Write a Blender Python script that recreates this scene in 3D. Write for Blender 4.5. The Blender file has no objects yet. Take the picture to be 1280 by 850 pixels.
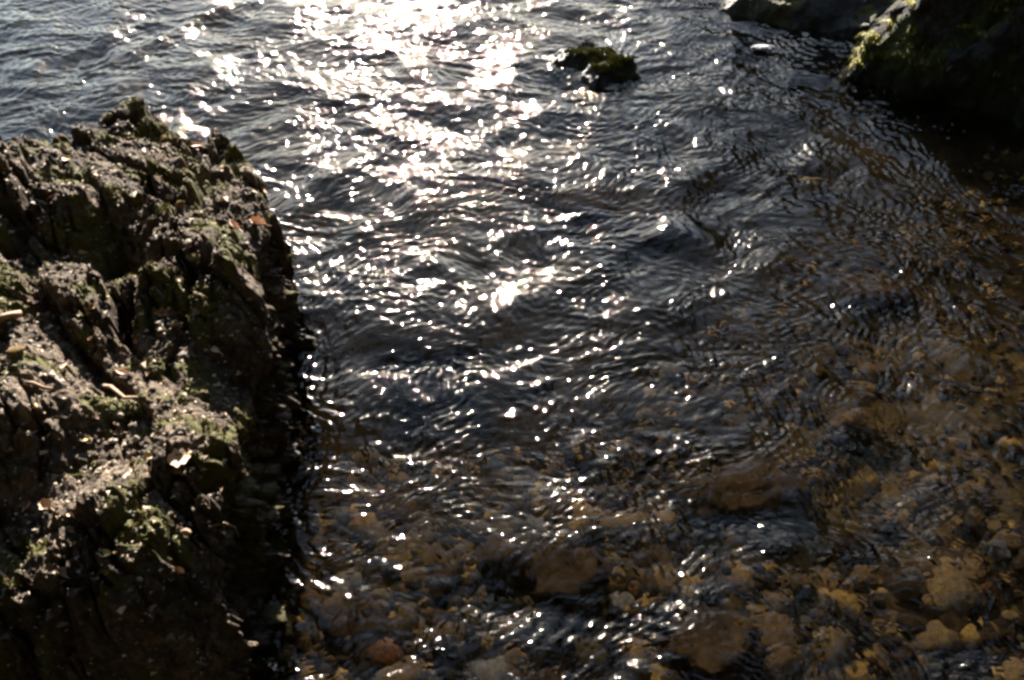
import bpy, math, random
import numpy as np
from mathutils import Vector

R = math.radians
rng = np.random.default_rng(7)
random.seed(7)
C = bpy.context.scene.collection
SC = bpy.context.scene

# ------------------------------------------------------------------ camera
CAM_H, PITCH, FOV = 1.55, R(42), R(60)
F = 640 / math.tan(FOV / 2)
cd = bpy.data.cameras.new('camera'); cam = bpy.data.objects.new('camera', cd); C.objects.link(cam)
cam.location = (0, 0, CAM_H); cam.rotation_euler = (R(90) - PITCH, 0, 0)
cd.sensor_fit = 'HORIZONTAL'; cd.angle = FOV; cd.clip_start = 0.05; cd.clip_end = 2000
SC.camera = cam
cp, sp = math.cos(PITCH), math.sin(PITCH)

def ray(u, v):
    a, b = (u - 640) / F, -(v - 425) / F
    d = np.array([a, cp + b * sp, -sp + b * cp])
    return d / np.linalg.norm(d)

def at(u, v, z=0.0):
    """point of the photograph on the horizontal plane z"""
    d = ray(u, v); t = (z - CAM_H) / d[2]
    return np.array([d[0] * t, d[1] * t, z])

def at_bed(u, v):
    """point of the photograph on the stream bed, seen through the flat water (refracted)"""
    d = ray(u, v); p = at(u, v, 0.0)
    hor = d[:2] / np.linalg.norm(d[:2]); s = np.linalg.norm(d[:2]) / 1.333
    tan = s / math.sqrt(1 - s * s)
    dep = 0.15
    for _ in range(6):
        q = p[:2] + hor * dep * tan
        dep = -float(bed_z(np.array([q[0]]), np.array([q[1]]))[0])
    return np.array([q[0], q[1], -dep])

# ------------------------------------------------------------------ noise
def _h(ix, iy, iz, s):
    h = (ix.astype(np.int64) * 374761393 + iy.astype(np.int64) * 668265263 + iz.astype(np.int64) * 2147483647 + s * 1274126177) & 0xFFFFFFFF
    h = ((h ^ (h >> 13)) * 1274126177) & 0xFFFFFFFF
    h = ((h ^ (h >> 16)) * 2246822519) & 0xFFFFFFFF
    return h ^ (h >> 15)

def rnd(ix, iy, s):
    return (_h(ix, iy, np.zeros_like(ix), s) & 0xFFFFFF) / float(0x1000000)

_G = np.array([[1,1,0],[-1,1,0],[1,-1,0],[-1,-1,0],[1,0,1],[-1,0,1],[1,0,-1],[-1,0,-1],[0,1,1],[0,-1,1],[0,1,-1],[0,-1,-1],[1,1,0],[-1,1,0],[0,-1,1],[0,-1,-1]], float)

def perlin(x, y, z=0.0, s=0):
    x, y, z = np.broadcast_arrays(x, y, z)
    xi, yi, zi = np.floor(x).astype(np.int64), np.floor(y).astype(np.int64), np.floor(z).astype(np.int64)
    xf, yf, zf = x - xi, y - yi, z - zi
    f = lambda t: t * t * t * (t * (t * 6 - 15) + 10)
    u, v, w = f(xf), f(yf), f(zf)
    out = 0
    flat = not np.any(zf)
    for dz in ((0,) if flat else (0, 1)):
        for dy in (0, 1):
            for dx in (0, 1):
                g = _G[_h(xi + dx, yi + dy, zi + dz, s) & 15]
                n = g[..., 0] * (xf - dx) + g[..., 1] * (yf - dy) + g[..., 2] * (zf - dz)
                wt = (u if dx else 1 - u) * (v if dy else 1 - v) * (w if dz else 1 - w)
                out = out + n * wt
    return out

def fbm(x, y, z=0.0, s=0, o=4, gain=.5, lac=2.03):
    a, out = 1.0, 0
    for k in range(o):
        out = out + a * perlin(x, y, z, s + k * 17)
        x, y, z = x * lac + 3.1, y * lac + 1.7, (z * lac if np.ndim(z) or z else z)
        a *= gain
    return out

def cells(x, y, s):
    """Voronoi cells: offset of the point from its cell's centre, two ids, border distance"""
    ix, iy = np.floor(x).astype(np.int64), np.floor(y).astype(np.int64)
    d1 = np.full(x.shape, 9.0); d2 = np.full(x.shape, 9.0)
    bx = np.zeros(x.shape); by = np.zeros(x.shape); ci = np.zeros(x.shape, np.int64); cj = np.zeros(x.shape, np.int64)
    for dx in (-1, 0, 1):
        for dy in (-1, 0, 1):
            i, j = ix + dx, iy + dy
            px, py = i + rnd(i, j, s), j + rnd(i, j, s + 1)
            d = np.hypot(x - px, y - py)
            near = d < d1
            d2 = np.where(near, d1, np.minimum(d2, d))
            d1 = np.where(near, d, d1)
            bx, by = np.where(near, x - px, bx), np.where(near, y - py, by)
            ci, cj = np.where(near, i, ci), np.where(near, j, cj)
    return bx, by, ci, cj, d2 - d1

def slabs(x, y, s, tilt=1.0, step=1.0, bias=(0, 0)):
    """broken angular slabs: each cell its own height and tilt"""
    bx, by, ci, cj, e = cells(x, y, s)
    h = (rnd(ci, cj, s + 2) - .5) * step + bx * ((rnd(ci, cj, s + 3) - .5) * tilt + bias[0]) + by * ((rnd(ci, cj, s + 4) - .5) * tilt + bias[1])
    return h, e

def smooth(a, b, x):
    t = np.clip((x - a) / (b - a), 0, 1)
    return t * t * (3 - 2 * t)

def gauss(x, y, cx, cy, r):
    return np.exp(-((x - cx) ** 2 + (y - cy) ** 2) / (r * r))

# ------------------------------------------------------------------ mesh helpers
def tag(o, label=None, cat=None, group=None, kind=None):
    for k, v in (('label', label), ('category', cat), ('group', group), ('kind', kind)):
        if v: o[k] = v
    return o

def link(name, me, mat, parent=None, loc=None):
    o = bpy.data.objects.new(name, me); C.objects.link(o)
    if mat: me.materials.append(mat)
    if parent: o.parent = parent
    if loc is not None: o.location = [float(c) for c in loc]
    return o

def np_mesh(name, verts, faces, shade=True):
    me = bpy.data.meshes.new(name)
    verts = np.ascontiguousarray(verts, np.float32); faces = np.ascontiguousarray(faces, np.int32)
    n, k = faces.shape
    me.vertices.add(len(verts)); me.vertices.foreach_set('co', verts.ravel())
    me.loops.add(n * k); me.loops.foreach_set('vertex_index', faces.ravel())
    me.polygons.add(n)
    me.polygons.foreach_set('loop_start', np.arange(0, n * k, k, dtype=np.int32))
    me.polygons.foreach_set('loop_total', np.full(n, k, np.int32))
    me.polygons.foreach_set('use_smooth', np.full(n, shade, bool))
    me.update(calc_edges=True)
    return me

def grid_faces(nr, nc, keep=None):
    i = np.arange(nr * nc).reshape(nr, nc)
    q = np.stack([i[:-1, :-1], i[:-1, 1:], i[1:, 1:], i[1:, :-1]], -1).reshape(-1, 4)
    return q if keep is None else q[keep.ravel()]

def compact(v, f):
    used = np.unique(f); m = np.full(len(v), -1, np.int64); m[used] = np.arange(len(used))
    return v[used], m[f]

def vattr(me, name, vals):
    a = me.attributes.new(name, 'FLOAT', 'POINT'); a.data.foreach_set('value', np.ascontiguousarray(vals, np.float32).ravel())

def poly_dist(px, py, P):
    """signed distance (inside positive) of points to polygon P"""
    d = np.full(px.shape, 1e9); inside = np.zeros(px.shape, bool)
    n = len(P)
    for k in range(n):
        ax, ay = P[k]; bx, by = P[(k + 1) % n]
        ex, ey = bx - ax, by - ay
        t = np.clip(((px - ax) * ex + (py - ay) * ey) / (ex * ex + ey * ey), 0, 1)
        d = np.minimum(d, np.hypot(px - ax - t * ex, py - ay - t * ey))
        if abs(ey) > 1e-9:
            c = ((ay > py) != (by > py)) & (px < ex * (py - ay) / ey + ax)
            inside ^= c
    return np.where(inside, d, -d)

# ------------------------------------------------------------------ materials
class NT:
    def __init__(s, name):
        s.m = bpy.data.materials.new(name); s.m.use_nodes = True
        s.t = s.m.node_tree; s.t.nodes.clear()
        s.out = s.n('ShaderNodeOutputMaterial')
    def n(s, typ, **kw):
        nd = s.t.nodes.new(typ)
        for k, v in kw.items():
            if k.startswith('_'): setattr(nd, k[1:], v)
            else:
                nd.inputs[k.replace('__', ' ')].default_value = v
        return nd
    def l(s, a, b): s.t.links.new(a, b)
    def noise(s, scale, detail=4, rough=.6, vec=None, dist=0.0):
        nd = s.n('ShaderNodeTexNoise', Scale=scale, Detail=detail, Roughness=rough, Distortion=dist)
        s.l(vec or s.pos(), nd.inputs['Vector']); return nd.outputs['Fac']
    def pos(s):
        if not hasattr(s, '_p'): s._p = s.n('ShaderNodeTexCoord').outputs['Object']
        return s._p
    def ramp(s, fac, stops):
        r = s.n('ShaderNodeValToRGB'); e = r.color_ramp.elements
        while len(e) < len(stops): e.new(.5)
        for k, (p, c) in enumerate(stops):
            e[k].position = p; e[k].color = (*c, 1) if len(c) == 3 else c
        s.l(fac, r.inputs['Fac']); return r.outputs['Color']
    def mix(s, fac, a, b):
        m = s.n('ShaderNodeMix', _data_type='RGBA')
        for v, i in ((fac, 0), (a, 6), (b, 7)):
            if hasattr(v, 'is_linked'): s.l(v, m.inputs[i])
            else: m.inputs[i].default_value = v if i == 0 else (*v, 1)
        return m.outputs[2]
    def bump(s, h, strength, dist, prev=None):
        b = s.n('ShaderNodeBump', Strength=strength, Distance=dist); s.l(h, b.inputs['Height'])
        if prev: s.l(prev, b.inputs['Normal'])
        return b.outputs['Normal']
    def attr(s, name):
        return s.n('ShaderNodeAttribute', _attribute_name=name).outputs['Fac']
    def principled(s, color, rough=.8, normal=None, spec=.4):
        p = s.n('ShaderNodeBsdfPrincipled'); p.inputs['Roughness'].default_value = rough
        p.inputs['Specular IOR Level'].default_value = spec
        if hasattr(color, 'is_linked'): s.l(color, p.inputs['Base Color'])
        else: p.inputs['Base Color'].default_value = (*color, 1)
        if normal: s.l(normal, p.inputs['Normal'])
        s.l(p.outputs[0], s.out.inputs['Surface']); return p

def rock_material(name, dark, mid, light, moss=(.080, .075, .026), moss_amt=None, rough=.82):
    t = NT(name)
    col = t.ramp(t.noise(6, 6, .65), [(.3, dark), (.5, mid), (.72, light)])
    fine = t.noise(60, 5, .7)
    col = t.mix(t.ramp(fine, [(.42, (0, 0, 0)), (.62, (1, 1, 1))]), t.mix(.8, col, dark), col)
    if moss_amt is not None:
        mf = t.ramp(moss_amt(t), [(.45, (0, 0, 0)), (.6, (1, 1, 1))])
        mcol = t.mix(t.noise(90, 3), tuple(c * .5 for c in moss), tuple(c * 1.5 for c in moss))
        col = t.mix(mf, col, mcol)
    sx = t.n('ShaderNodeSeparateXYZ'); t.l(t.pos(), sx.inputs[0])
    ad = t.n('ShaderNodeMath', _operation='MULTIPLY_ADD'); t.l(t.noise(9, 3), ad.inputs[0]); ad.inputs[1].default_value = -.09; t.l(sx.outputs[2], ad.inputs[2])
    wet = t.ramp(ad.outputs[0], [(0, (1, 1, 1)), (.035, (0, 0, 0))])          # splashed band above the water
    col = t.mix(wet, col, t.mix(.55, col, tuple(c * .3 for c in dark)))
    nb = t.bump(t.noise(38, 8, .72), .8, .03)
    nb = t.bump(t.noise(240, 3, .6), .45, .004, nb)
    p = t.principled(col, rough, nb, .12)
    rr = t.ramp(wet, [(0, (rough,) * 3), (1, (.32,) * 3)]); t.l(rr, p.inputs['Roughness'])
    return t.m

def plain_material(name, a, b, scale=40, rough=.7, bump=.3, spec=.4, dist=.004):
    t = NT(name)
    c = t.mix(t.ramp(t.noise(scale, 5, .65), [(.35, (0, 0, 0)), (.65, (1, 1, 1))]), a, b)
    t.principled(c, rough, t.bump(t.noise(scale * 2.5, 4, .6), bump, dist), spec)
    return t.m

def moss_attr(t): return t.attr('moss')

M = {}
M['rock'] = rock_material('weathered_rock', (.028, .021, .015), (.132, .098, .068), (.26, .198, .14), moss_amt=moss_attr)
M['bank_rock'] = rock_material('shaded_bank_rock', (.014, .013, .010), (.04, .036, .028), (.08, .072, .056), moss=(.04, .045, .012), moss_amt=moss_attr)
M['ledge_rock'] = rock_material('grey_ledge_rock', (.022, .021, .019), (.052, .05, .045), (.10, .096, .088), moss_amt=moss_attr)
M['bank'] = rock_material('bank_soil', (.016, .013, .010), (.03, .026, .018), (.05, .045, .03))
def bed_material():
    t = NT('bed_silt_depth_shade')
    col = t.ramp(t.noise(7, 7, .7), [(.32, (.018, .013, .007)), (.5, (.064, .047, .024)), (.7, (.17, .122, .056))])
    bx_ = t.n('ShaderNodeMath', _operation='MULTIPLY_ADD'); t.l(t.noise(5, 5, .65), bx_.inputs[0]); bx_.inputs[1].default_value = .7; t.l(t.attr('depth_shade'), bx_.inputs[2])
    col = t.mix(t.ramp(bx_.outputs[0], [(.45, (0, 0, 0)), (.95, (1, 1, 1))]), col, (.012, .010, .007))  # bed painted darker under deep water, for light lost in depth
    nb = t.bump(t.noise(60, 6, .7), .6, .012)
    t.principled(col, .9, nb, 0.0)
    return t.m
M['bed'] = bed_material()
STONES = {
    'dark brown': ((.022, .016, .010), (.07, .048, .028)),
    'mid brown': ((.06, .042, .022), (.16, .11, .06)),
    'tan': ((.09, .062, .030), (.25, .175, .09)),
    'ochre': ((.12, .078, .026), (.36, .245, .09)),
    'grey': ((.07, .068, .065), (.19, .18, .17)),
    'rust red': ((.07, .032, .018), (.15, .075, .036)),
    'black': ((.010, .009, .008), (.035, .03, .026)),
}
for k, (a, b) in STONES.items(): M[k] = plain_material(k.replace(' ', '_') + '_stone', tuple(c * .75 for c in a), tuple(c * .85 for c in b), 2.6, .9, .6, 0.0, .006)
M['moss'] = plain_material('moss_green', (.05, .055, .012), (.17, .165, .045), 25, .9, .2, .1)
M['dry_moss'] = plain_material('dry_moss', (.08, .07, .022), (.22, .19, .075), 25, .9, .2, .1)
M['grass'] = plain_material('fresh_grass', (.18, .17, .02), (.44, .38, .06), 12, .7, .1, .2)
M['pale_stone'] = plain_material('pale_stone', (.17, .14, .105), (.33, .28, .22), 50, .8, .3)
M['tan_leaf'] = plain_material('tan_leaf', (.30, .19, .10), (.48, .33, .20), 60, .65, .2)
M['yellow_leaf'] = plain_material('yellow_leaf', (.45, .32, .10), (.62, .47, .20), 60, .6, .2)
M['rust_leaf'] = plain_material('rust_leaf', (.22, .07, .02), (.36, .14, .05), 60, .6, .2)
M['salmon_leaf'] = plain_material('salmon_leaf', (.46, .29, .19), (.62, .43, .30), 60, .65, .2)
M['twig'] = plain_material('twig_bark', (.12, .075, .045), (.30, .19, .11), 60, .8, .4)
M['painted_reflection'] = plain_material('painted_reflection', (.09, .10, .11), (.20, .215, .23), 120, .5, .6)

def water_material():
    t = NT('stream_water')
    g = t.n('ShaderNodeBsdfGlass', Roughness=WATER_ROUGH, IOR=1.333)
    g.inputs['Color'].default_value = (.97, .90, .76, 1)
    tr = t.n('ShaderNodeBsdfTransparent'); tr.inputs['Color'].default_value = (.97, .90, .76, 1)
    mx = t.n('ShaderNodeMixShader'); mx.inputs[0].default_value = .09; t.l(g.outputs[0], mx.inputs[1]); t.l(tr.outputs[0], mx.inputs[2])
    t.l(mx.outputs[0], t.out.inputs['Surface'])
    return t.m
WATER_ROUGH = .028
M['water'] = water_material()

# ------------------------------------------------------------------ sky and sun
SUN_EL, SUN_AZ = R(24), R(-7)
w = bpy.data.worlds.new('World'); SC.world = w; w.use_nodes = True
nt = w.node_tree; bg = nt.nodes['Background']
sky = nt.nodes.new('ShaderNodeTexSky'); sky.sky_type = 'NISHITA'; sky.sun_disc = False
sky.sun_elevation = SUN_EL; sky.sun_rotation = SUN_AZ; sky.dust_density = .3; sky.air_density = .8
tint = nt.nodes.new('ShaderNodeMix'); tint.data_type = 'RGBA'; tint.blend_type = 'MULTIPLY'; tint.inputs[0].default_value = 1
tint.inputs[7].default_value = (1.0, .965, .92, 1)          # warm white balance of the sky
nt.links.new(sky.outputs[0], tint.inputs[6]); nt.links.new(tint.outputs[2], bg.inputs['Color']); bg.inputs['Strength'].default_value = .057
sl = bpy.data.lights.new('sun', 'SUN'); sl.energy = 5.0; sl.angle = R(.5); sl.color = (1, .92, .84)
so = bpy.data.objects.new('sun', sl); C.objects.link(so)
sd = Vector((math.sin(SUN_AZ) * math.cos(SUN_EL), math.cos(SUN_AZ) * math.cos(SUN_EL), math.sin(SUN_EL)))
so.rotation_euler = sd.to_track_quat('Z', 'Y').to_euler()
try: sl.cycles.is_caustics_light = True
except Exception as e: print('caustics light', e)

SC.view_settings.view_transform = 'Standard'; SC.view_settings.look = 'None'
SC.view_settings.exposure = 2.95; SC.view_settings.gamma = 1.0
cy = SC.cycles
cy.use_denoising = True; cy.caustics_reflective = False; cy.caustics_refractive = True
cy.max_bounces = 8; cy.transmission_bounces = 6; cy.glossy_bounces = 3; cy.diffuse_bounces = 3
cy.filter_width = 2.9
cy.sample_clamp_indirect = 4.0

def receiver(o):
    try: o.cycles.is_caustics_receiver = True
    except Exception as e: print('receiver', e)
    return o

# ------------------------------------------------------------------ submerged boulders (pixel, radius, height of top under water, look)
BOULDERS = [  # u, v, rx, ry, rz, top, colour, label
    (1085, 345, .17, .12, .10, -.035, 'dark brown', 'dark brown boulder just under the swirling water right of centre'),
    (1077, 520, .065, .055, .05, -.045, 'mid brown', 'round brown stone ringed by circular ripples on the right'),
    (775, 240, .24, .13, .10, -.05, 'dark brown', 'broad brown boulder under the water straight below the mossy mid stream rock'),
    (1020, 215, .07, .05, .05, -.06, 'ochre', 'golden ochre boulder under the fast water on the far right side'),
    (880, 600, .10, .08, .06, -.06, 'dark brown', 'rounded dark brown stone above the small cluster of glints'),
    (715, 700, .13, .10, .08, -.06, 'dark brown', 'large rounded brown boulder under the water near the bottom centre'),
    (530, 400, .20, .13, .12, -.07, 'black', 'black submerged boulder beside the big left rock'),
    (640, 690, .12, .10, .08, -.07, 'dark brown', 'big brown boulder just left of the large rounded one at the bottom centre'),
    (1235, 470, .09, .06, .05, -.06, 'grey', 'pale grey boulder near the right edge under thin water'),
    (960, 590, .16, .10, .08, -.06, 'dark brown', 'dark smooth boulder right of the glint cluster'),
    (450, 760, .10, .10, .07, -.08, 'dark brown', 'brown boulder close to the foot of the left rock'),
    (905, 790, .12, .12, .07, -.06, 'dark brown', 'dark brown boulder at the bottom edge right of centre'),
    (1150, 720, .17, .11, .05, -.09, 'dark brown', 'wide dark slab under rippling water at the lower right'),
]
FLAT = [  # small, sharply seen stones: u, v, rx, ry, rz, rot, colour, label
    (1170, 590, .030, .026, .012, 20, 'ochre', 'five sided golden flat stone at the right under clear water'),
    (1142, 600, .028, .020, .012, 0, 'ochre', 'dull ochre stone left of the five sided golden stone'),
    (1170, 608, .030, .016, .010, 0, 'tan', 'tan oval flat stone just below the golden one'),
    (1218, 614, .028, .014, .012, -35, 'tan', 'bright tan wedge shaped stone near the right edge'),
    (1200, 570, .018, .008, .008, -30, 'tan', 'narrow bright tan splinter of stone near the right edge'),
    (733, 815, .045, .030, .014, -30, 'ochre', 'large golden brown slab at the bottom centre'),
    (752, 800, .020, .012, .010, -20, 'ochre', 'small golden stone at the corner of the large slab'),
    (772, 718, .012, .010, .009, 0, 'ochre', 'bright orange round pebble in the golden gravel patch'),
    (792, 735, .012, .011, .009, 10, 'rust red', 'rust red pebble beside the orange round one'),
    (806, 752, .050, .020, .014, 15, 'ochre', 'pale golden crescent of stone in the gravel patch'),
    (672, 768, .014, .012, .008, 0, 'ochre', 'lone small golden pebble in dark gravel at bottom centre'),
    (1046, 812, .036, .044, .018, 10, 'tan', 'squarish tan stone standing at the bottom right'),
    (1085, 828, .026, .014, .012, 0, 'ochre', 'orange stone to the right of the squarish tan stone'),
    (980, 755, .024, .020, .014, 0, 'mid brown', 'rounded brown stone above the squarish tan stone'),
    (1062, 672, .030, .022, .014, 30, 'ochre', 'golden mottled stone at the lower right'),
    (1108, 655, .034, .018, .014, 0, 'tan', 'tan lumpy stone right of the golden mottled stone'),
    (1112, 695, .018, .008, .008, -15, 'tan', 'thin pale sliver of stone below the tan lumpy one'),
    (1050, 750, .050, .030, .016, -35, 'ochre', 'broad golden veined stone at the lower right'),
    (1000, 730, .040, .024, .014, -30, 'mid brown', 'brown streaked stone beside the broad golden one'),
    (865, 672, .012, .008, .006, 0, 'tan', 'small pale oval pebble left of the glint cluster'),
    (1185, 745, .030, .018, .012, 20, 'mid brown', 'brown stone under the wide dark slab at the lower right'),
    (835, 770, .030, .026, .016, 40, 'black', 'black stone right of the golden crescent'),
    (560, 800, .040, .030, .016, 10, 'mid brown', 'brown flat stone at the bottom left of centre'),
    (480, 820, .045, .030, .016, 0, 'rust red', 'reddish brown stone at the bottom beside the left rock'),
    (1240, 690, .040, .025, .016, 10, 'grey', 'grey stone at the far lower right edge'),
    (1255, 560, .040, .020, .014, 0, 'ochre', 'golden stones patch piece at the right edge'),
    (830, 655, .030, .030, .014, 0, 'tan', 'tan stone under parallel ripples below centre'),
]
BOULDERS = [(*b[:5], b[5] - .03, *b[6:]) for b in BOULDERS]
BPOS = [at(b[0], b[1], -.03)[:2] for b in BOULDERS]

def bed_z(x, y):
    deep = .17 + .16 * smooth(.9, -.5, x) * smooth(1.0, 2.2, y) + .10 * smooth(2.2, 4.0, y) * smooth(1.6, .3, x)
    deep = deep - .07 * smooth(.5, 1.3, x) * smooth(3.2, 1.0, y) - .12 * smooth(1.4, 2.4, x)
    return -deep + .035 * fbm(x * 2.2, y * 2.2, 0.0, 40, 3)

# ------------------------------------------------------------------ water
def build_water():
    ys = [.12]
    while ys[-1] < 16: ys.append(ys[-1] + max(.0021, .0021 * (ys[-1] / 1.2) ** 1.12))
    ys = np.array(ys)
    core = np.linspace(-1, 1, 1550)
    ext = 1 + np.cumsum(.0018 * 1.12 ** np.arange(1, 52))
    u = np.concatenate([-ext[::-1], core, ext])
    hw = .34 + .62 * np.hypot(ys, CAM_H)
    X = u[None, :] * hw[:, None]; Y = np.repeat(ys[:, None], len(u), 1)
    # the current bends the wave trains
    wx = .10 * fbm(X * 1.6, Y * 1.6, 0.0, 3, 3); wy = .10 * fbm(X * 1.6, Y * 1.6, 0.0, 9, 3)
    wx2 = wx + .036 * fbm(X * 4, Y * 4, 0.0, 13, 2); wy2 = wy + .036 * fbm(X * 4, Y * 4, 0.0, 19, 2)
    g = np.random.default_rng(21)
    H = .011 * fbm((X + wx) * 1.7, (Y + wy) * 2.6, 0.0, 31, 3, .45)
    lod = np.hypot(Y, CAM_H) / 1.9
    def band(n, l0, l1, amp, spread, mean, qx, qy, seed, modscale):
        out = 0
        for k in range(n):
            lam = l0 * (l1 / l0) ** g.random(); th = mean + spread * g.normal(); ph = g.random() * 6.283
            kx, ky = math.sin(th) * 6.283 / lam, math.cos(th) * 6.283 / lam
            m = np.clip(.34 + 2.6 * perlin(X * modscale + k * 7.3, Y * modscale * 1.3, 0.0, seed + k), .02, 2.0)
            s = np.sin(kx * (X + qx) + ky * (Y + qy) + ph)
            s = 1 - 2 * np.sqrt(.5 - .5 * s * .985) if lam > .05 else s          # sharper crests
            out = out + m * s * amp * lam
        return out / math.sqrt(n)
    calm = 1 - .4 * smooth(.9, 1.7, X) * smooth(2.0, 2.8, Y) - .15 * smooth(.4, 1.0, X) * smooth(1.6, 1.0, Y)
    H = H + calm * band(9, .15, .38, .032, .85, 0.05, wx, wy, 100, 1.3)
    H = H + calm * band(20, .040, .11, .038, .9, -.1, wx2, wy2, 200, 2.6)
    fine = band(26, .013, .038, .058, .95, .15, wx2, wy2, 300, 5.5)
    tiny = band(18, .0085, .016, .036, 1.1, .1, wx2, wy2, 700, 9)
    H = H + tiny * np.clip(1.9 - .5 * lod, 0, 1)
    H = H + fine * np.clip(2.2 - .45 * lod, .65, 1) * (.55 + .45 * calm)
    ring = np.exp(-(np.hypot(X - BPOS[1][0], Y - BPOS[1][1]) / .10) ** 2)
    H = H - .75 * ring * fine
    mid = at(745, 84, 0)[:2]
    for (bx, by), b in zip(BPOS + [mid], BOULDERS + [(0, 0, .20, .11)]):
        d = np.hypot((X - bx) / b[2], (Y - by) / b[3])
        H = H + .010 * np.exp(-(d * .9) ** 2) - .008 * np.exp(-((d - 1.5) / .5) ** 2) * smooth(.05, -.05, Y - by)
    rr = np.hypot(X - BPOS[1][0], Y - BPOS[1][1])
    H = H + .0010 * np.sin(rr * 6.283 / .018) * np.exp(-((rr - .07) / .05) ** 2)
    V = np.stack([X, Y, H], -1).reshape(-1, 3)
    f = grid_faces(*X.shape)
    me = np_mesh('water', V, f)
    o = link('water', me, M['water']); tag(o, kind='structure')
    try: o.cycles.is_caustics_caster = True
    except Exception as e: print('caster', e)
    return o
build_water()

# ------------------------------------------------------------------ stream bed and the ground beyond
def build_bed():
    x = np.arange(-4.6, 4.61, .0125); y = np.arange(-.6, 8.0, .0125)
    X, Y = np.meshgrid(x, y)
    Z = bed_z(X, Y)
    h, e = slabs(X / .06, Y / .06, 60, .5, .8)
    Z = Z + .014 * (h + np.minimum(e, .3)) + .006 * fbm(X * 30, Y * 30, 0.0, 66, 3)
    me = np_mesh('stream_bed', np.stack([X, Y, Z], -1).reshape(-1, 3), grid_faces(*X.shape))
    vattr(me, 'depth_shade', .55 * smooth(1.0, 1.5, Y) * smooth(1.0, .3, X - .25 * (Y - 1.5)) + .42 * smooth(1.5, 2.2, Y) * smooth(.4, 1.2, X))  # mask of the painted darkening: deep channel and far water
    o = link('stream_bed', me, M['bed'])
    tag(o, kind='structure'); receiver(o)
    # the land around, out to the horizon, in rings
    rad = np.concatenate([[0], np.geomspace(3.5, 900, 60)]); th = np.linspace(0, 2 * np.pi, 97)[:-1]
    r, a = np.meshgrid(rad, th, indexing='ij')
    gx, gy = r * np.sin(a), 3.5 + r * np.cos(a)
    z = -.62 + 5.0 * smooth(13, 60, r) + .8 * fbm(gx * .08, gy * .08, 0.0, 5, 3) * smooth(10, 20, r)
    az = np.degrees((a + np.pi) % (2 * np.pi) - np.pi)          # unseen valley sides added to block sky fill, open towards the sun
    side = np.maximum(smooth(20, 42, az), smooth(-50, -85, az))
    z = z + side * smooth(4.6, 15, r) * (15 + 5 * fbm(gx * .25, gy * .25, 0.0, 8, 4))
    n = len(th); f = []
    idx = np.arange(len(rad) * n).reshape(len(rad), n)
    nx = np.roll(idx, -1, 1)
    f = np.stack([idx[:-1], nx[:-1], nx[1:], idx[1:]], -1).reshape(-1, 4)[n:]
    cap = [[idx[1, k], idx[1, (k + 1) % n], idx[1, (k + 2) % n], idx[1, (k + 3) % n]] for k in ()]
    o = link('ground', np_mesh('ground', np.stack([gx, gy, z], -1).reshape(-1, 3), f), M['bank']); tag(o, kind='structure')
build_bed()

# ------------------------------------------------------------------ rocks
def rock_field(P, x0, x1, y0, y1, res, top, edge_w, seed, rag=.03, foot=-.45, under=.10):
    """craggy rock standing on outline P. top(X, Y, d) gives the surface far from the edge"""
    X, Y = np.meshgrid(np.arange(x0, x1, res), np.arange(y0, y1, res))
    d = poly_dist(X, Y, P) + rag * fbm(X * 7, Y * 7, 0.0, seed, 4) + rag * .5 * slabs(X / .07, Y / .07, seed + 3, .6, 1)[0]
    t = np.clip((d + under) / (edge_w + under), 0, 1)
    prof = 1 - (1 - t) ** 2.6
    Z = foot + (top(X, Y, d) - foot) * prof
    return X, Y, Z, d

def finish_rock(name, X, Y, Z, d, mat, moss_scale, moss_bias, seed, jitter=.02):
    V = np.stack([X, Y, Z], -1).reshape(-1, 3)
    q = V * 11
    nx = fbm(q[:, 0], q[:, 1], q[:, 2], seed + 50, 3); ny = fbm(q[:, 0], q[:, 1], q[:, 2], seed + 60, 3)
    V[:, 0] += jitter * nx; V[:, 1] += jitter * ny
    keep = (d[:-1, :-1] > -.12) & (d[1:, 1:] > -.12)
    f = grid_faces(*X.shape, keep)
    up = 1.0
    moss = (.5 + 1.1 * fbm(X * moss_scale, Y * moss_scale, 0.0, seed + 70, 4) + moss_bias + .15 * (1 - up)).ravel()
    used = np.unique(f); m = np.full(len(V), -1, np.int64); m[used] = np.arange(len(used))
    me = np_mesh(name, V[used], m[f]); vattr(me, 'moss', moss[used])
    return link(name, me, mat), V, moss

def tufts(name, V, mask, count, size, mat, parent, seed, spread=.5, normal_up=1.0):
    """moss: many short pointed blades rooted on the rock, one mesh"""
    g = np.random.default_rng(seed)
    c = np.flatnonzero(mask)
    if not len(c): return
    clump = g.choice(c, max(8, count // 9)); base = np.repeat(V[clump], 9, 0)[:count]
    n = len(base)
    base = base + g.normal(0, size * .55, (n, 3)) * [1, 1, .15]
    dirv = g.normal(0, spread, (n, 3)); dirv[:, 2] = np.abs(dirv[:, 2]) + normal_up
    dirv /= np.linalg.norm(dirv, axis=1, keepdims=True)
    L = size * g.uniform(.5, 1.4, (n, 1)); a = g.uniform(0, 6.283, n)
    side = np.stack([np.cos(a), np.sin(a), np.zeros(n)], -1) * size * .22
    v = np.stack([base - side - dirv * L * .2, base + side - dirv * L * .2, base + dirv * L * .55 + side * .7, base + dirv * L], 1).reshape(-1, 3)
    f = np.arange(n * 4).reshape(-1, 4)
    o = link(name, np_mesh(name, v, f, False), mat, parent); o['kind'] = 'stuff'
    return o

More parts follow.
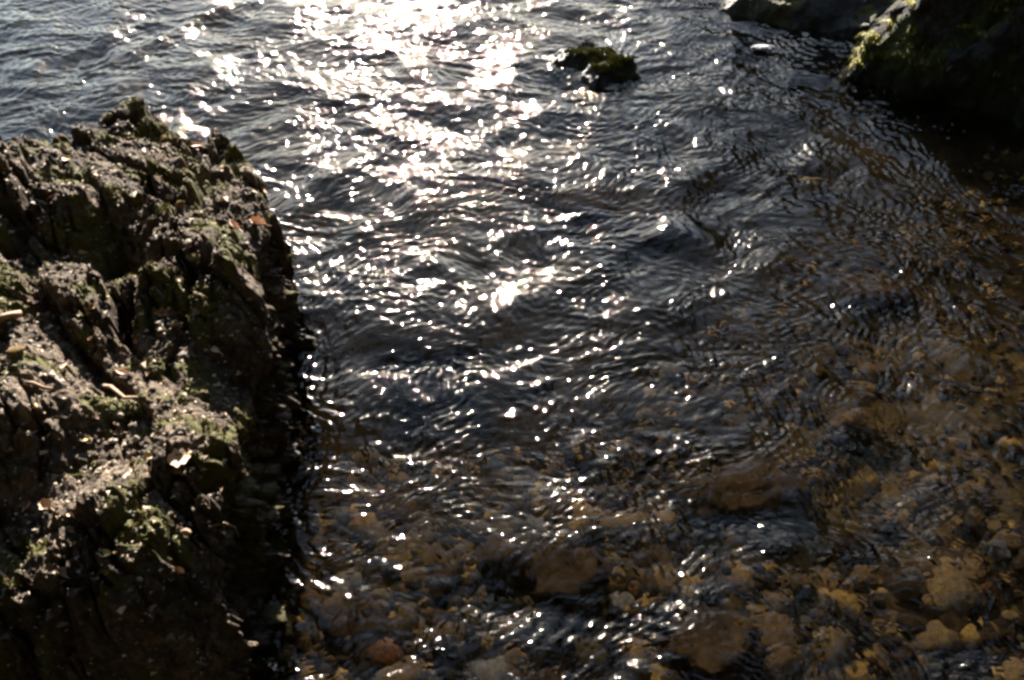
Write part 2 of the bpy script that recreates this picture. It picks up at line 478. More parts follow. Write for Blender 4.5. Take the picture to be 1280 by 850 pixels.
# big rock at the left
zt = .42
far = [(-420, 255), (-200, 215), (-60, 196), (0, 186), (40, 190), (72, 176), (100, 134), (130, 128), (160, 126), (178, 117), (200, 122), (222, 134), (242, 143), (285, 148), (310, 172), (330, 203), (346, 238)]
right = [(366, 396), (367, 480), (362, 560), (357, 620), (345, 720), (330, 850), (300, 1000), (230, 1300)]
RW = np.array([at(346, 240, zt)] + [at(u, v, 0) for u, v in right])
RW = RW[np.argsort(RW[:, 1])]
def edge_x(y):
    x = np.interp(y, RW[:, 1], RW[:, 0]) - .02
    i = np.floor(y / .11 + .6 * perlin(y * 3, 0 * y, 0.0, 511)).astype(np.int64)
    return x + .035 * fbm(y * 5, 0 * y + .3, 0.0, 512, 4) + .035 * (rnd(i, i * 0, 513) - .5)
LEFT_P = [tuple(at(u, v, zt)[:2]) for u, v in far] + [(.6, float(at(346, 232, zt)[1])), (.6, -.1), (-2.4, -.1)]
bump = lambda u, v, r, h: (*at(u, v, zt)[:2], r, h)
RBUMPS = [bump(178, 135, .09, .09), bump(115, 165, .10, .05), bump(20, 215, .14, .07), bump(90, 270, .09, .08), bump(150, 235, .10, .03), bump(230, 150, .08, .03),
          bump(60, 300, .10, -.05), bump(150, 290, .07, -.07), bump(130, 420, .10, -.05), bump(100, 540, .09, -.06), bump(60, 450, .12, .05), bump(30, 520, .12, .04),
          bump(10, 600, .10, -.06), bump(130, 660, .12, .06), bump(230, 700, .10, -.07), bump(240, 610, .08, -.05), bump(60, 850, .22, -.22), bump(250, 800, .10, -.10), bump(130, 720, .07, .04),
          bump(-200, 400, .3, .12), bump(270, 350, .06, .03), bump(290, 420, .07, -.05), bump(300, 500, .06, .02), bump(280, 600, .06, .0)]
def left_top(X, Y, d):
    z = zt - .03 + .10 * fbm(X * 1.5, Y * 1.5, 0.0, 400, 2)
    for bx, by, r, h in RBUMPS: z = z + h * gauss(X, Y, bx, by, r)
    wx, wy = X + .03 * fbm(X * 6, Y * 6, 0.0, 410, 2), Y + .03 * fbm(X * 6, Y * 6, 0.0, 420, 2)
    c, s = math.cos(R(58)), math.sin(R(58))
    a, b = wx * c - wy * s, wx * s + wy * c
    h1, e1 = slabs(a / .27, b / .13, 430, .8, .8, (.15, -.25))
    h2, e2 = slabs(a / .10, b / .055, 440, 1.0, .8, (.08, -.1))
    h3, e3 = slabs(a / .040, b / .024, 450, 1.1, .9, (-.1, -.08))
    h4, e4 = slabs(a / .017, b / .011, 460, 1.2, 1.0)
    rough = .18 + .82 * smooth(-.06, .2, fbm(X * 4.5, Y * 4.5, 0.0, 470, 3))
    z = z + .070 * h1 + .045 * h2 * rough + .022 * h3 * rough
    z = z - .06 * (1 - smooth(0, .14, e1)) * rough - .030 * (1 - smooth(0, .16, e2)) * rough - .010 * (1 - smooth(0, .2, e3)) * rough
    dip = .22 * X - .10 * Y + .02 * fbm(X * 9, Y * 9, 0.0, 490, 3)           # bedding planes broken into thin flakes
    for st, amt in ((.030, .6), (.011, .55)):
        q = (z + dip) / st; fl = np.floor(q); fr = q - fl
        z = z + amt * st * (smooth(.62, 1.0, fr) - fr)
    h5, e5 = slabs(a / .0085, b / .006, 465, 1.2, 1.0)
    return z + .009 * h4 * (.35 + .65 * rough) + .0025 * h5 + .005 * fbm(X * 40, Y * 40, 0.0, 480, 4, .6)
def left_height(X, Y):
    d = poly_dist(X, Y, LEFT_P) + .04 * fbm(X * 7, Y * 7, 0.0, 500, 4) + .02 * slabs(X / .07, Y / .07, 503, .6, 1)[0]
    t = np.clip((d + .02) / .06, 0, 1)
    z = left_top(X, Y, d)
    e = np.clip((edge_x(Y) - X) / .10, 0, 1)
    z = z - .32 * smooth(.76, .50, Y + .03 * perlin(X * 9, Y * 9, 0.0, 514)) * smooth(-.42, -.58, X)      # it falls away towards the viewer
    z = z - .05 * (1 - e) ** 2                                   # worn rim over the water
    return -.45 + (z + .45) * (1 - (1 - t) ** 2.6), d
def build_left():
    ys = np.arange(.02, 2.35, .0030); top_n = np.concatenate([np.arange(0, 1.0, .0030), np.arange(1.0, 1.9, .006)])[::-1]
    ex = edge_x(ys)
    Xt = ex[:, None] - top_n[None, :]; Yt = np.repeat(ys[:, None], len(top_n), 1)
    Zt, dt = left_height(Xt, Yt)
    f = np.linspace(0, 1, 190)[None, 1:]
    zr = Zt[:, -1:]; Zf = zr + (-.45 - zr) * f; Yf = np.repeat(ys[:, None], f.shape[1], 1)
    b = smooth(0, .12, f)
    w = .03 * fbm(Yf * 8, Zf * 8, 0.0, 531, 2)
    g1, e1 = slabs((Yf + w) / .13, (Zf + .5 * Yf + w) / .09, 532, .8, 1.0)
    g2, e2 = slabs((Yf + w) / .05, (Zf + .5 * Yf) / .032, 536, 1.0, 1.0)
    g3, e3 = slabs(Yf / .02, (Zf + .4 * Yf) / .013, 540, 1.0, 1.0)
    out = .055 * g1 + .030 * g2 + .012 * g3 - .03 * (1 - smooth(0, .2, e1)) - .015 * (1 - smooth(0, .2, e2)) + .010 * fbm(Yf * 25, Zf * 25, 0.0, 545, 4)
    Xf = ex[:, None] + b * (out + .03 * f - .01)
    return np.concatenate([Xt, Xf], 1), np.concatenate([Yt, Yf], 1), np.concatenate([Zt, Zf], 1), np.concatenate([dt, np.repeat(dt[:, -1:], f.shape[1], 1)], 1), len(top_n)
xr, yr = np.meshgrid(np.arange(-2.0, -.1, .005), np.arange(.02, 2.35, .005))
zr_, dr_ = left_height(xr, yr); zr_ = np.where(xr < edge_x(yr), zr_, -.45)
LEFT = (xr, yr, zr_); d_left = np.where(xr < edge_x(yr) - .01, dr_, -1)
X, Y, Z, d, NTOP = build_left()
rock, V, moss = finish_rock('mossy_boulder', X, Y, Z, d, M['rock'], 9.0, -.15, 500, .006)
tag(rock, 'huge craggy brown rock filling the left side, littered with leaves and moss', 'rock'); receiver(rock)
near = (d.ravel() > .0) & (Z.ravel() > .12)
tufts('moss', V, near & (moss > .54), 26000, .006, M['dry_moss'], rock, 1)

def on_rock(u, v, field=None):
    """where the line of sight of a pixel first meets a rock"""
    dv = ray(u, v); X, Y, Z = field or LEFT; h = X[0, 1] - X[0, 0]
    t = np.arange(.6, 4.5, .002)
    p = np.array([0, 0, CAM_H]) + t[:, None] * dv
    fi, fj = (p[:, 0] - X[0, 0]) / h, (p[:, 1] - Y[0, 0]) / h
    ok = (fi > 0) & (fj > 0) & (fi < X.shape[1] - 1) & (fj < X.shape[0] - 1)
    i = np.clip(fi.astype(int), 0, X.shape[1] - 1); j = np.clip(fj.astype(int), 0, X.shape[0] - 1)
    hit = np.flatnonzero(ok & (Z[j, i] > p[:, 2]))
    return p[hit[0]] if len(hit) else at(u, v, zt)

# small mossy rock in mid stream
zc = .0
mp = [(684, 66), (700, 61), (735, 58), (765, 62), (790, 78), (796, 88), (775, 97), (752, 98), (732, 89), (722, 78), (700, 74)]
P = [tuple(at(u, v, .02)[:2]) for u, v in mp]
cx, cy_ = at(752, 88, .02)[:2]
def mid_top(X, Y, d):
    h, e = slabs(X / .09, Y / .09, 610, .8, 1)
    return -.005 + .045 * gauss(X, Y, cx + .02, cy_ + .08, .16) + .03 * gauss(X, Y, *at(705, 68, 0)[:2], .12) + .03 * h + .012 * fbm(X * 14, Y * 14, 0.0, 620, 4)
X, Y, Z, d = rock_field(P, min(p[0] for p in P) - .15, max(p[0] for p in P) + .15, min(p[1] for p in P) - .15, max(p[1] for p in P) + .15, .006, mid_top, .05, 600, .03, -.3)
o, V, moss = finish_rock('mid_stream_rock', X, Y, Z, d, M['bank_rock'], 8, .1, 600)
o.name = 'stream_rock'; tag(o, 'small dark rock with a mossy top standing alone in mid stream', 'rock')
tufts('moss', V, (d.ravel() > .02) & (Z.ravel() > .025), 6000, .008, M['moss'], o, 2)

# dark boulder of the right bank
rp = [(1064, 92), (1085, 100), (1130, 112), (1190, 128), (1250, 146), (1300, 160), (1420, 200), (1600, 260)]
P = [tuple(at(u, v, 0)[:2]) for u, v in rp] + [tuple(at(u, v, 0)[:2]) for u, v in ((1900, 260), (1700, 20), (1330, -60), (1180, -20), (1105, 40), (1072, 72))]
def right_top(X, Y, d):
    h, e = slabs(X / .3, Y / .3, 710, .8, 1)
    return .14 + .9 * smooth(0, .7, d) + .07 * h + .05 * fbm(X * 6, Y * 6, 0.0, 720, 5)
X, Y, Z, d = rock_field(P, min(p[0] for p in P) - .15, 4.2, min(p[1] for p in P) - .15, max(p[1] for p in P) + .15, .009, right_top, .10, 700, .05, -.4)
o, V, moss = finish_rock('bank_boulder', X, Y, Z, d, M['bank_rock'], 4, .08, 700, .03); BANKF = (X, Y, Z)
tag(o, 'large dark mossy boulder rising from the water at the top right corner', 'rock')
tufts('moss', V, (d.ravel() > .02) & (Z.ravel() > .08) & (moss > .5), 16000, .02, M['moss'], o, 3, .7)

# grey sloping ledge of the far shore
lp = [(903, 14), (930, 22), (975, 31), (1030, 41), (1080, 52), (1140, 62)]
P = [tuple(at(u, v, 0)[:2]) for u, v in lp] + [tuple(at(u, v, 0)[:2]) for u, v in ((1200, -10), (1120, -110), (960, -60))]
def ledge_top(X, Y, d):
    h, e = slabs(X / .22, Y / .16, 810, .7, 1)
    return .02 + .5 * np.clip(d, 0, 1) + .035 * h + .025 * fbm(X * 8, Y * 8, 0.0, 820, 4)
X, Y, Z, d = rock_field(P, min(p[0] for p in P) - .15, max(p[0] for p in P) + .15, min(p[1] for p in P) - .15, max(p[1] for p in P) + .15, .008, ledge_top, .06, 800, .03, -.3)
o, V, moss = finish_rock('shore_ledge', X, Y, Z, d, M['ledge_rock'], 4, -.1, 800)
tag(o, 'grey sloping rock ledge of the far shore left of the dark boulder', 'rock')

# rock tip at the top edge of the picture
P = [tuple(at(u, v, 0)[:2]) for u, v in [(572, -8), (585, -6), (603, -5), (612, -10), (605, -18), (575, -18)]]
def tip_top(X, Y, d):
    return .02 + .4 * np.clip(d, 0, .3) + .02 * fbm(X * 12, Y * 12, 0.0, 920, 4)
X, Y, Z, d = rock_field(P, -.6, .2, 3.6, 5.2, .008, tip_top, .05, 900, .02, -.3)
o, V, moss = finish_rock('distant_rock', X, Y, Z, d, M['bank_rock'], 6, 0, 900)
tag(o, 'dark rock tip cut off by the top edge, right of the brightest glare', 'rock')

# wooded bank behind them (dark, mostly above the frame)
P = [tuple(at(u, v, 0)[:2]) for u, v in ((815, -135), (940, -75), (1130, -35), (1290, -20), (1520, 20), (1900, 160))] + [(3.2, .2), (3.4, -2), (11, -2), (11, 15), (2.2, 15), (1.2, 8.5)]
def bank_top(X, Y, d): return .1 + .95 * np.clip(d, 0, 3.2) + .3 * fbm(X * 1.2, Y * 1.2, 0.0, 955, 5)
X, Y, Z, d = rock_field(P, .6, 11.2, -2.2, 15.2, .05, bank_top, .15, 950, .08, -.5)
o, V, moss = finish_rock('bank', X, Y, Z, d, M['bank'], 2, 0, 950, .05)
tag(o, kind='structure')

# ------------------------------------------------------------------ stones
def stone_mesh(name, seed, subdiv=3, cuts=9):
    import bmesh
    g = np.random.default_rng(seed)
    bm = bmesh.new(); bmesh.ops.create_icosphere(bm, subdivisions=subdiv, radius=1)
    v = np.array([p.co[:] for p in bm.verts]); f = np.array([[q.index for q in p.verts] for p in bm.faces]); bm.free()
    for _ in range(cuts):
        n = g.normal(size=3); n /= np.linalg.norm(n); lim = g.uniform(.52, .85)
        dd = v @ n; v = v - np.outer(np.maximum(dd - lim, 0), n) * .92
    r = 1 + .16 * fbm(v[:, 0] * 1.5 + seed, v[:, 1] * 1.5, v[:, 2] * 1.5, seed, 6, .6)
    return np_mesh(name, v * r[:, None], f)
SHAPES = [stone_mesh('stone', 30 + k) for k in range(10)] + [stone_mesh('boulder', 60 + k, 5, 14) for k in range(6)]
VARIANTS = {}
def stone(name, colour, k, loc, scale, rot):
    key = (colour, k)
    if key not in VARIANTS:
        me = SHAPES[k].copy(); me.materials.clear(); me.materials.append(M[colour]); VARIANTS[key] = me
    o = bpy.data.objects.new(name, VARIANTS[key]); C.objects.link(o)
    o.location = [float(c) for c in loc]; o.scale = scale; o.rotation_euler = rot
    return receiver(o)
for k, (u, v, rx, ry, rz, top, col, lab) in enumerate(BOULDERS):
    p = BPOS[k]
    o = stone('submerged_boulder', col, 10 + k % 6, (p[0], p[1], top - rz * .85), (rx, ry, rz), (random.uniform(-.1, .1), random.uniform(-.1, .1), random.uniform(-.3, .3)))
    tag(o, lab, 'boulder', 'boulders under the water')
for k, (u, v, rx, ry, rz, rot, col, lab) in enumerate(FLAT):
    p = at_bed(u, v)
    o = stone('stone', col, (k * 3) % 10, (p[0], p[1], p[2] + .018 + rz * .4), (rx, ry, rz), (.05, -.05, R(rot)))
    tag(o, lab, 'stone', 'stones on the stream bed')
names = list(STONES); wts = np.array([.32, .30, .10, .06, .13, .015, .09])
LABELS = {k: f'{k} wet stone lying among many like it on the stream bed' for k in names}
n = 0
while n < 230:
    u, v = rng.uniform(340, 1330), rng.uniform(430, 880)
    if rng.random() > .25 + .75 * smooth(430, 750, v): continue
    if u < 640 and v < 560: continue
    p = at_bed(u, v); s = rng.uniform(.014, .042) * (1.2 if rng.random() < .2 else .9)
    col = str(rng.choice(names, p=wts / wts.sum()))
    o = stone('stone', col, int(rng.integers(10)), (p[0], p[1], p[2] + .010 + s * .2), (s * rng.uniform(.9, 1.5), s * rng.uniform(.7, 1.1), s * rng.uniform(.35, .6)), (rng.normal(0, .15), rng.normal(0, .15), rng.uniform(0, 6.28)))
    tag(o, LABELS[col], 'stone', f'{col} stones on the stream bed'); n += 1
def gravel():
    vs, fs, off = [], [], 0; small = []
    import bmesh
    for k in range(6):
        bm = bmesh.new(); bmesh.ops.create_icosphere(bm, subdivisions=1, radius=1)
        v = np.array([p.co[:] for p in bm.verts]); f = np.array([[q.index for q in p.verts] for p in bm.faces]); bm.free()
        small.append((v * (1 + .25 * rng.normal(size=(len(v), 1))), f))
    N = 9000
    gx = rng.uniform(-1.3, 2.6, N); gy = .45 + (1.0 + .8 * np.clip(gx, 0, 2.6)) * rng.random(N) ** 1.4
    gz = bed_z(gx, gy)
    for i in range(N):
        v, f = small[i % 6]; s = rng.uniform(.005, .016); a = rng.uniform(0, 6.28); ca, sa = math.cos(a), math.sin(a)
        w = v * [s * 1.3, s, s * .6]
        vs.append(np.stack([w[:, 0] * ca - w[:, 1] * sa + gx[i], w[:, 0] * sa + w[:, 1] * ca + gy[i], w[:, 2] + gz[i] + .008], -1)); fs.append(f + off); off += len(v)
    me = np_mesh('gravel', np.concatenate(vs), np.concatenate(fs))
    t = NT('mixed_gravel')
    isl = t.n('ShaderNodeNewGeometry').outputs['Random Per Island']
    c = t.ramp(isl, [(0, (.015, .011, .007)), (.3, (.045, .032, .018)), (.55, (.09, .06, .03)), (.7, (.06, .056, .05)), (.88, (.17, .118, .05)), (1, (.30, .205, .085))])
    t.principled(c, .9, t.bump(t.noise(150, 3), .3, .004), 0.0)
    o = link('gravel', me, t.m); tag(o, kind='stuff'); receiver(o)
gravel()

# ------------------------------------------------------------------ litter on the big rock
def leaf_mesh(name, L, W, curl, lobes=0, seed=0):
    g = np.random.default_rng(seed)
    n, m = 15, 7
    t = np.linspace(0, 1, n)[:, None]; s = np.linspace(-1, 1, m)[None, :]
    wd = W * np.sin(np.pi * t ** .85) ** .8 * (1 + (.22 * np.sin(t * 6.283 * lobes + 1) if lobes else 0)) + .0006
    x = (t - .5) * L + 0 * s; y = s * wd
    z = curl * (s ** 2 * .5 * wd / max(W, 1e-6) + 1.4 * (t - .5) ** 2) * L + .0012 * np.abs(s) + .03 * L * g.normal() * np.sin(3 * t + s)
    V = np.stack([x, y + 0 * t, z], -1).reshape(-1, 3)
    f = grid_faces(n, m)
    V2 = V - [0, 0, .0006]; k = len(V)
    st = [(.5 * L, .0009), (.5 * L + .35 * L, .0007)]
    sv = np.array([[sx, sy, sz + curl * .35 * L] for sx, r in st for sy, sz in ((r, 0), (0, r), (-r, 0), (0, -r))])
    sf = np.array([[a, (a + 1) % 4, 4 + (a + 1) % 4, 4 + a] for a in range(4)]) + 2 * k
    return np_mesh(name, np.concatenate([V, V2, sv]), np.concatenate([f, f[:, ::-1] + k, sf]))
LEAVES = [  # u, v, length px, width ratio, rot, tilt, curl, lobes, material, label
    (243, 184, 28, .17, 3, 8, .10, 0, 'salmon_leaf', 'long narrow salmon coloured dry leaf lying level on the top of the rock'),
    (324, 283, 22, .30, -25, 10, .5, 3, 'salmon_leaf', 'curled pale leaf with raised stalk near the right rim of the rock'),
    (295, 286, 20, .16, -45, 15, .3, 0, 'salmon_leaf', 'thin folded brown leaf left of the curled leaf with raised stalk'),
    (226, 577, 27, .42, 20, 15, .2, 3, 'tan_leaf', 'broad tan lobed leaf on the near part of the rock'),
    (222, 591, 18, .28, -30, 15, .2, 0, 'yellow_leaf', 'small yellowish oval leaf touching the broad tan leaf'),
    (107, 551, 11, .35, 0, 12, .1, 0, 'yellow_leaf', 'tiny bright yellow oval leaf alone in a dark hollow'),
    (8, 456, 22, .20, 12, 15, .1, 0, 'yellow_leaf', 'pale yellow leaf sliver at the left edge of the rock'),
    (85, 201, 10, .45, -20, 15, .2, 2, 'yellow_leaf', 'small yellow leaf among the stones at the far end of the rock'),
    (114, 388, 13, .40, 60, 15, .4, 2, 'tan_leaf', 'small orange tan crumpled leaf left of centre on the rock'),
    (207, 396, 24, .26, 8, 10, .3, 3, 'rust_leaf', 'rust orange crumpled leaf beside the thin twig'),
    (150, 544, 11, .32, 5, 15, .2, 0, 'tan_leaf', 'small orange leaf above two pale pebbles on the rock'),
    (60, 635, 16, .38, -30, 20, .5, 2, 'tan_leaf', 'curled tan leaf in the dark lower left of the rock'),
    (333, 240, 16, .16, -70, 25, .3, 0, 'tan_leaf', 'narrow tan leaf hanging at the upper right rim of the rock'),
    (190, 574, 16, .22, 20, 15, .2, 0, 'tan_leaf', 'narrow tan leaf left of the broad tan leaf'),
    (270, 441, 14, .22, -30, 15, .2, 0, 'salmon_leaf', 'pale pinkish leaf under a dark ledge right of centre'),
    (155, 468, 16, .22, -10, 15, .2, 0, 'salmon_leaf', 'pale pinkish sliver of leaf above the forked twig'),
    (133, 695, 14, .30, 10, 20, .2, 0, 'yellow_leaf', 'small golden leaf at the lip of the dark hollow'),
    (85, 722, 22, .40, -10, 20, .3, 2, 'tan_leaf', 'pale tan leaf at the bottom of the lit ridge'),
    (50, 258, 16, .25, 0, 15, .2, 0, 'yellow_leaf', 'pale leaf beside the bark strip at the upper left'),
]
for k, (u, v, lp, wr, rot, tilt, curl, lob, mat, lab) in enumerate(LEAVES):
    p = on_rock(u, v); dist = np.linalg.norm(p - [0, 0, CAM_H]); L = lp * dist / F
    o = link('fallen_leaf', leaf_mesh('fallen_leaf', L, L * wr, curl, lob, k), M[mat], None, p + [0, 0, .006])
    o.rotation_euler = (R(tilt) * .5, R(tilt) * .3, R(rot)); tag(o, lab, 'leaf', 'fallen leaves on the big rock')

def debris():
    g = np.random.default_rng(77); N = 15000; Xr, Yr, Zr = LEFT
    lowc = np.flatnonzero((d_left.ravel() > .03) & (Zr.ravel() > .15))
    idx = g.choice(lowc, N); P0 = np.stack([Xr.ravel()[idx], Yr.ravel()[idx], Zr.ravel()[idx]], -1)
    base = np.array([[1, 0, 0], [-.6, .8, 0], [-.5, -.9, 0], [.2, .1, .7], [.1, -.1, -.7], [-.1, .2, .55]])
    fc = np.array([[0, 1, 3], [1, 2, 3], [2, 0, 3], [1, 0, 4], [2, 1, 4], [0, 2, 4]])
    sz = .0022 * np.exp(g.normal(0, .55, N)); V = base[:5][None] * g.uniform(.5, 1.5, (N, 5, 3)) * sz[:, None, None] * [1.3, 1, .7]
    a = g.uniform(0, 6.283, N)[:, None]; x = V[..., 0] * np.cos(a) - V[..., 1] * np.sin(a); y = V[..., 0] * np.sin(a) + V[..., 1] * np.cos(a)
    V = np.stack([x, y, V[..., 2]], -1) + P0[:, None] + [0, 0, .002]
    f = (fc[None] + (np.arange(N) * 5)[:, None, None]).reshape(-1, 3)
    t = NT('loose_debris'); isl = t.n('ShaderNodeNewGeometry').outputs['Random Per Island']
    c = t.ramp(isl, [(0, (.05, .04, .03)), (.4, (.16, .13, .09)), (.7, (.28, .22, .15)), (.9, (.42, .35, .26)), (1, (.38, .24, .10))])
    t.principled(c, .85)
    tag(link('debris', np_mesh('debris', V.reshape(-1, 3), f, False), t.m), kind='stuff')
debris()
for k in range(45):
    u, v = rng.uniform(5, 320), rng.uniform(215, 720)
    p = on_rock(u, v); L = rng.uniform(.008, .018)
    o = link('leaf_scrap', leaf_mesh('leaf_scrap', L, L * rng.uniform(.14, .35), rng.uniform(.1, .6), 0, k), M[('tan_leaf', 'twig', 'salmon_leaf', 'twig')[k % 4]], None, p + [0, 0, .004])
    o.rotation_euler = (rng.normal(0, .3), rng.normal(0, .3), rng.uniform(0, 6.28)); tag(o, 'tiny dry scrap of leaf caught among the moss and grit of the big rock', 'leaf scrap', 'leaf scraps on the big rock')

def tube(name, pts, r0, r1, mat):
    pts = np.array(pts, float); n, k = len(pts), 7
    tan = np.gradient(pts, axis=0); tan /= np.linalg.norm(tan, axis=1, keepdims=True)
    a = np.cross(tan, [.1, .2, 1]); a /= np.linalg.norm(a, axis=1, keepdims=True); b = np.cross(tan, a)
    th = np.linspace(0, 6.283, k + 1)[:-1]
    rr = (np.linspace(r0, r1, n) * (1 + .12 * rng.normal(size=n)))[:, None, None]
    V = pts[:, None] + rr * (np.cos(th)[None, :, None] * a[:, None] + np.sin(th)[None, :, None] * b[:, None])
    i = np.arange(n * k).reshape(n, k); j = np.roll(i, -1, 1)
    f = np.stack([i[:-1], j[:-1], j[1:], i[1:]], -1).reshape(-1, 4)
    V = np.concatenate([V.reshape(-1, 3), pts[:1], pts[-1:]])
    m = n * k
    caps = [[i[0, q], i[0, (q + 1) % k], m, m] for q in range(k)]
    me = bpy.data.meshes.new(name)
    me.from_pydata(V.tolist(), [], f.tolist() + [[i[0, (q + 1) % k], i[0, q], m] for q in range(k)] + [[i[-1, q], i[-1, (q + 1) % k], m + 1] for q in range(k)])
    for p in me.polygons: p.use_smooth = True
    return me
TWIGS = [  # pixel polyline, radius, label
    ([(128, 484), (142, 492), (158, 503), (178, 511), (197, 519)], .0035, 'long orange brown twig slanting across the middle of the rock'),
    ([(33, 481), (45, 486), (58, 490), (66, 488)], .0040, 'short orange brown stick at the left of the rock'),
    ([(-14, 409), (4, 404), (18, 400), (29, 398)], .010, 'thick blunt stick poking in from the left edge'),
    ([(196, 362), (204, 372), (211, 382)], .0018, 'hair thin dark twig above the rust orange leaf'),
    ([(262, 333), (275, 339), (286, 345)], .0030, 'pale straight twig below the flat tan stone'),
    ([(239, 364), (250, 369), (259, 374)], .0026, 'pale twig end beside a dark gap in the rock'),
    ([(262, 660), (280, 655), (293, 660), (299, 672)], .0022, 'thin arched root near the lower right of the rock'),
    ([(0, 716), (8, 724), (14, 732)], .0030, 'frayed bundle like twig at the lower left edge'),
]
for pts, r, lab in TWIGS:
    q = [on_rock(*p) for p in pts]
    q[0] = q[0]; zs = np.linspace(q[0][2], q[-1][2], len(q))
    Q = np.array([[a[0], a[1], max(a[2], z) + r * 1.2] for a, z in zip(q, zs)])
    o = link('twig', tube('twig', Q - Q[0], r, r * .6, None), M['twig'], None, Q[0]); tag(o, lab, 'twig', 'twigs on the big rock')
PEB = [  # u, v, size px, colour, label
    (250, 325, (28, 14), 'tan', 'flat tan stone casting a dark shadow right of centre on the rock'),
    (225, 302, (7, 6), 'pale_stone', 'tiny white pebble left of its pair above the flat tan stone'),
    (236, 304, (10, 6), 'pale_stone', 'tiny white pebble right of its pair above the flat tan stone'),
    (226, 259, (13, 11), 'tan', 'rounded tan stone near the far right of the rock'),
    (213, 247, (9, 6), 'pale_stone', 'small pale chip above the rounded tan stone'),
    (150, 520, (8, 7), 'pale_stone', 'pale round pebble under the long orange brown twig'),
    (170, 550, (8, 8), 'pale_stone', 'greyish pebble right of the small orange leaf'),
    (142, 552, (9, 5), 'pale_stone', 'pale oval pebble left of the greyish pebble'),
    (124, 425, (6, 4), 'pale_stone', 'tiny pale pebble in the dark middle of the rock'),
    (20, 440, (24, 10), 'tan', 'smooth pale stone above the yellow leaf sliver'),
    (175, 725, (7, 6), 'pale_stone', 'tiny bright pebble in the dark lower part of the rock'),
    (162, 642, (12, 6), 'pale_stone', 'pale slanting chip on the lit lower ridge'),
    (205, 176, (13, 9), 'tan', 'pointed tan stone left of the long salmon leaf'),
]
for k, (u, v, (a, b), col, lab) in enumerate(PEB):
    p = on_rock(u, v); s = np.linalg.norm(p - [0, 0, CAM_H]) / F / 2
    o = stone('pebble', col, k % 10, p + [0, 0, b * s * .4], (a * s * 1.15, a * s * .8, b * s * 1.1), (0, 0, random.uniform(-.5, .5)))
    tag(o, lab, 'pebble', 'pebbles on the big rock')
p = on_rock(234, 668)
o = stone('bark_chip', 'twig', 3, p + [0, 0, .006], (.013, .006, .005), (0, 0, R(-28))); tag(o, 'stubby reddish bark chip in the dark lower right of the rock', 'bark chip')

# ------------------------------------------------------------------ grass tufts on the dark bank boulder
def grass_clump(name, base, n, L, droop, seed):
    g = np.random.default_rng(seed); vs, fs = [], []
    for i in range(n):
        a = g.uniform(0, 6.283); out = np.array([math.cos(a), math.sin(a), 0]); l = L * g.uniform(.5, 1.2); w = .0022 * g.uniform(.6, 1.4)
        sd_ = np.array([-out[1], out[0], 0]) * w
        b0 = g.normal(0, L * .25, 3) * [1, 1, .3]
        for k in range(5):
            t = k / 4
            c = b0 + out * l * t * .7 + np.array([0, 0, l * (t - droop * t * t)])
            vs += [c - sd_ * (1 - t * .9), c + sd_ * (1 - t * .9)]
        q = i * 10
        fs += [[q + 2 * k, q + 2 * k + 1, q + 2 * k + 3, q + 2 * k + 2] for k in range(4)]
    return link(name, np_mesh(name, np.array(vs), np.array(fs)), M['grass'], None, base)
for k, (u, v, y, n, L, dr, lab) in enumerate([
    (1094, 45, 0, 90, .055, 1.3, 'bright yellow green grass tuft hanging over the left end of the dark boulder'),
    (1083, 60, 0, 70, .055, 1.7, 'pale grass strands trailing down below the bright tuft on the dark boulder'),
    (1072, 76, 0, 50, .04, 1.8, 'lowest grass strands dipping towards the water at the left tip of the dark boulder'),
    (1112, 28, 0, 60, .04, 1.1, 'olive grass tuft on the left shoulder of the dark boulder above the bright tuft'),
    (1205, 34, 0, 40, .035, .8, 'small yellow leafy sprig left of its neighbour on the dark boulder'),
    (1226, 43, 0, 34, .03, .8, 'small yellow leafy sprig right of its neighbour on the dark boulder'),
    (1140, 6, 0, 60, .04, .9, 'brownish yellow grass tuft at the top edge of the picture')]):
    o = grass_clump('grass_tuft', on_rock(u, v, BANKF), n, L, dr, 40 + k); tag(o, lab, 'grass tuft', 'grass tufts on the dark boulder')

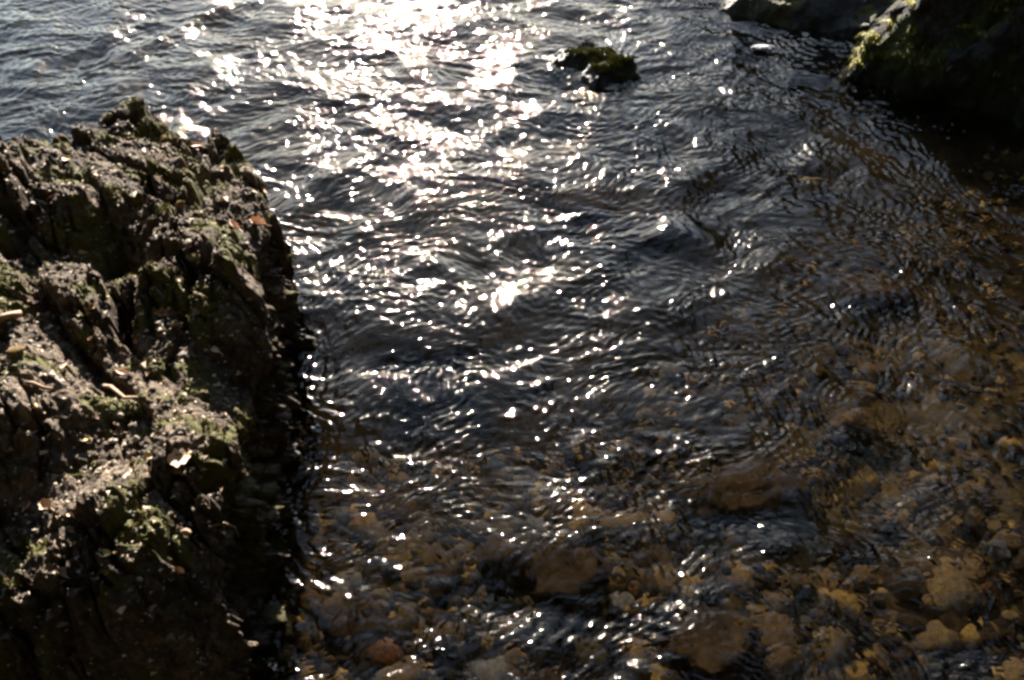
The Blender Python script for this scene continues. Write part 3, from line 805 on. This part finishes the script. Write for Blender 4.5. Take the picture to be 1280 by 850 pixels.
# ------------------------------------------------------------------ unseen trees added behind the viewer to block sky and darken reflections
M['bark'] = plain_material('added_tree_bark', (.03, .024, .018), (.08, .065, .05), 14, .9, .6, .3, .05)
M['added_tree_leaves'] = plain_material('added_tree_leaves', (.035, .045, .012), (.09, .09, .025), 3, .7, .1, .3)
def added_tree(base, lean, height, spread, n, seed, label):
    g = np.random.default_rng(seed)
    root = bpy.data.objects.new('added_tree', None); C.objects.link(root); root.location = base
    tag(root, label, 'added_tree', 'unseen trees added over the stream')
    t = np.linspace(0, 1, 9)[:, None]; ax = np.array([[lean[0], lean[1], 0]]) * t ** 1.5 + np.array([[0, 0, height]]) * t
    link('added_trunk', tube('added_trunk', ax, .22, .07, None), M['bark'], root)
    tips = []
    for k in range(16):
        s0 = ax[int(g.integers(3, 9))]; a = g.uniform(0, 6.283); r = spread * g.uniform(.5, 1.0)
        e = s0 + np.array([math.cos(a) * r, math.sin(a) * r, g.uniform(-.2, 1.1)])
        q = np.linspace(0, 1, 6)[:, None]; pts = s0 * (1 - q) + e * q + np.array([[0, 0, .5]]) * np.sin(np.pi * q)
        link('added_branch', tube('added_branch', pts, .05, .012, None), M['bark'], root); tips.append(pts)
    tips = np.concatenate(tips)
    c = tips[g.integers(0, len(tips), n // 14)]; c = np.repeat(c + g.normal(0, .35, c.shape), 14, 0); m = len(c)
    c = c + g.normal(0, .22, (m, 3)); u = g.normal(size=(m, 3)); u /= np.linalg.norm(u, axis=1, keepdims=True)
    w = np.cross(u, g.normal(size=(m, 3))); w /= np.linalg.norm(w, axis=1, keepdims=True); L = g.uniform(.05, .11, (m, 1))
    V = np.stack([c - u * L, c + w * L * .5, c + u * L, c - w * L * .5], 1).reshape(-1, 3)
    link('added_crown', np_mesh('added_crown', V, np.arange(m * 4).reshape(-1, 4), False), M['added_tree_leaves'], root)
added_tree((-1.6, -2.2, .6), (1.2, 4.4), 6.0, 3.0, 26000, 1, 'one of two leafy trees added unseen at left behind the viewer to darken the stream')
added_tree((2.6, -1.8, .5), (-.4, 4.2), 5.6, 3.0, 26000, 2, 'one of two leafy trees added unseen at right behind the viewer to darken the stream')

# pale patch standing in for sky reflected on dark water by the ledge
def painted_reflection():
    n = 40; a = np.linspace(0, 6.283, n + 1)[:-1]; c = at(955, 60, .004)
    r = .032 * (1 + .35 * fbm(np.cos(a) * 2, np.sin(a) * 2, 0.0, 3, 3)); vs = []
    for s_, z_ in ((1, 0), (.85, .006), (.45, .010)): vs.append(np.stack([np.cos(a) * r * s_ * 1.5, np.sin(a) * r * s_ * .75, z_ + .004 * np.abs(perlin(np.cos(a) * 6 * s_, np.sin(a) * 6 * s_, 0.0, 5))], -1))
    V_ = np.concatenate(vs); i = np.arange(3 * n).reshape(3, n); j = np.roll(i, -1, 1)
    me = bpy.data.meshes.new('painted_reflection'); me.from_pydata(V_.tolist(), [], np.stack([i[:-1], j[:-1], j[1:], i[1:]], -1).reshape(-1, 4).tolist() + [i[2].tolist()])
    o = link('reflection_patch', me, M['painted_reflection'], None, c); tag(o, 'small pale patch painted for a sky reflection on the water by the far ledge', 'painted_reflection')
painted_reflection()
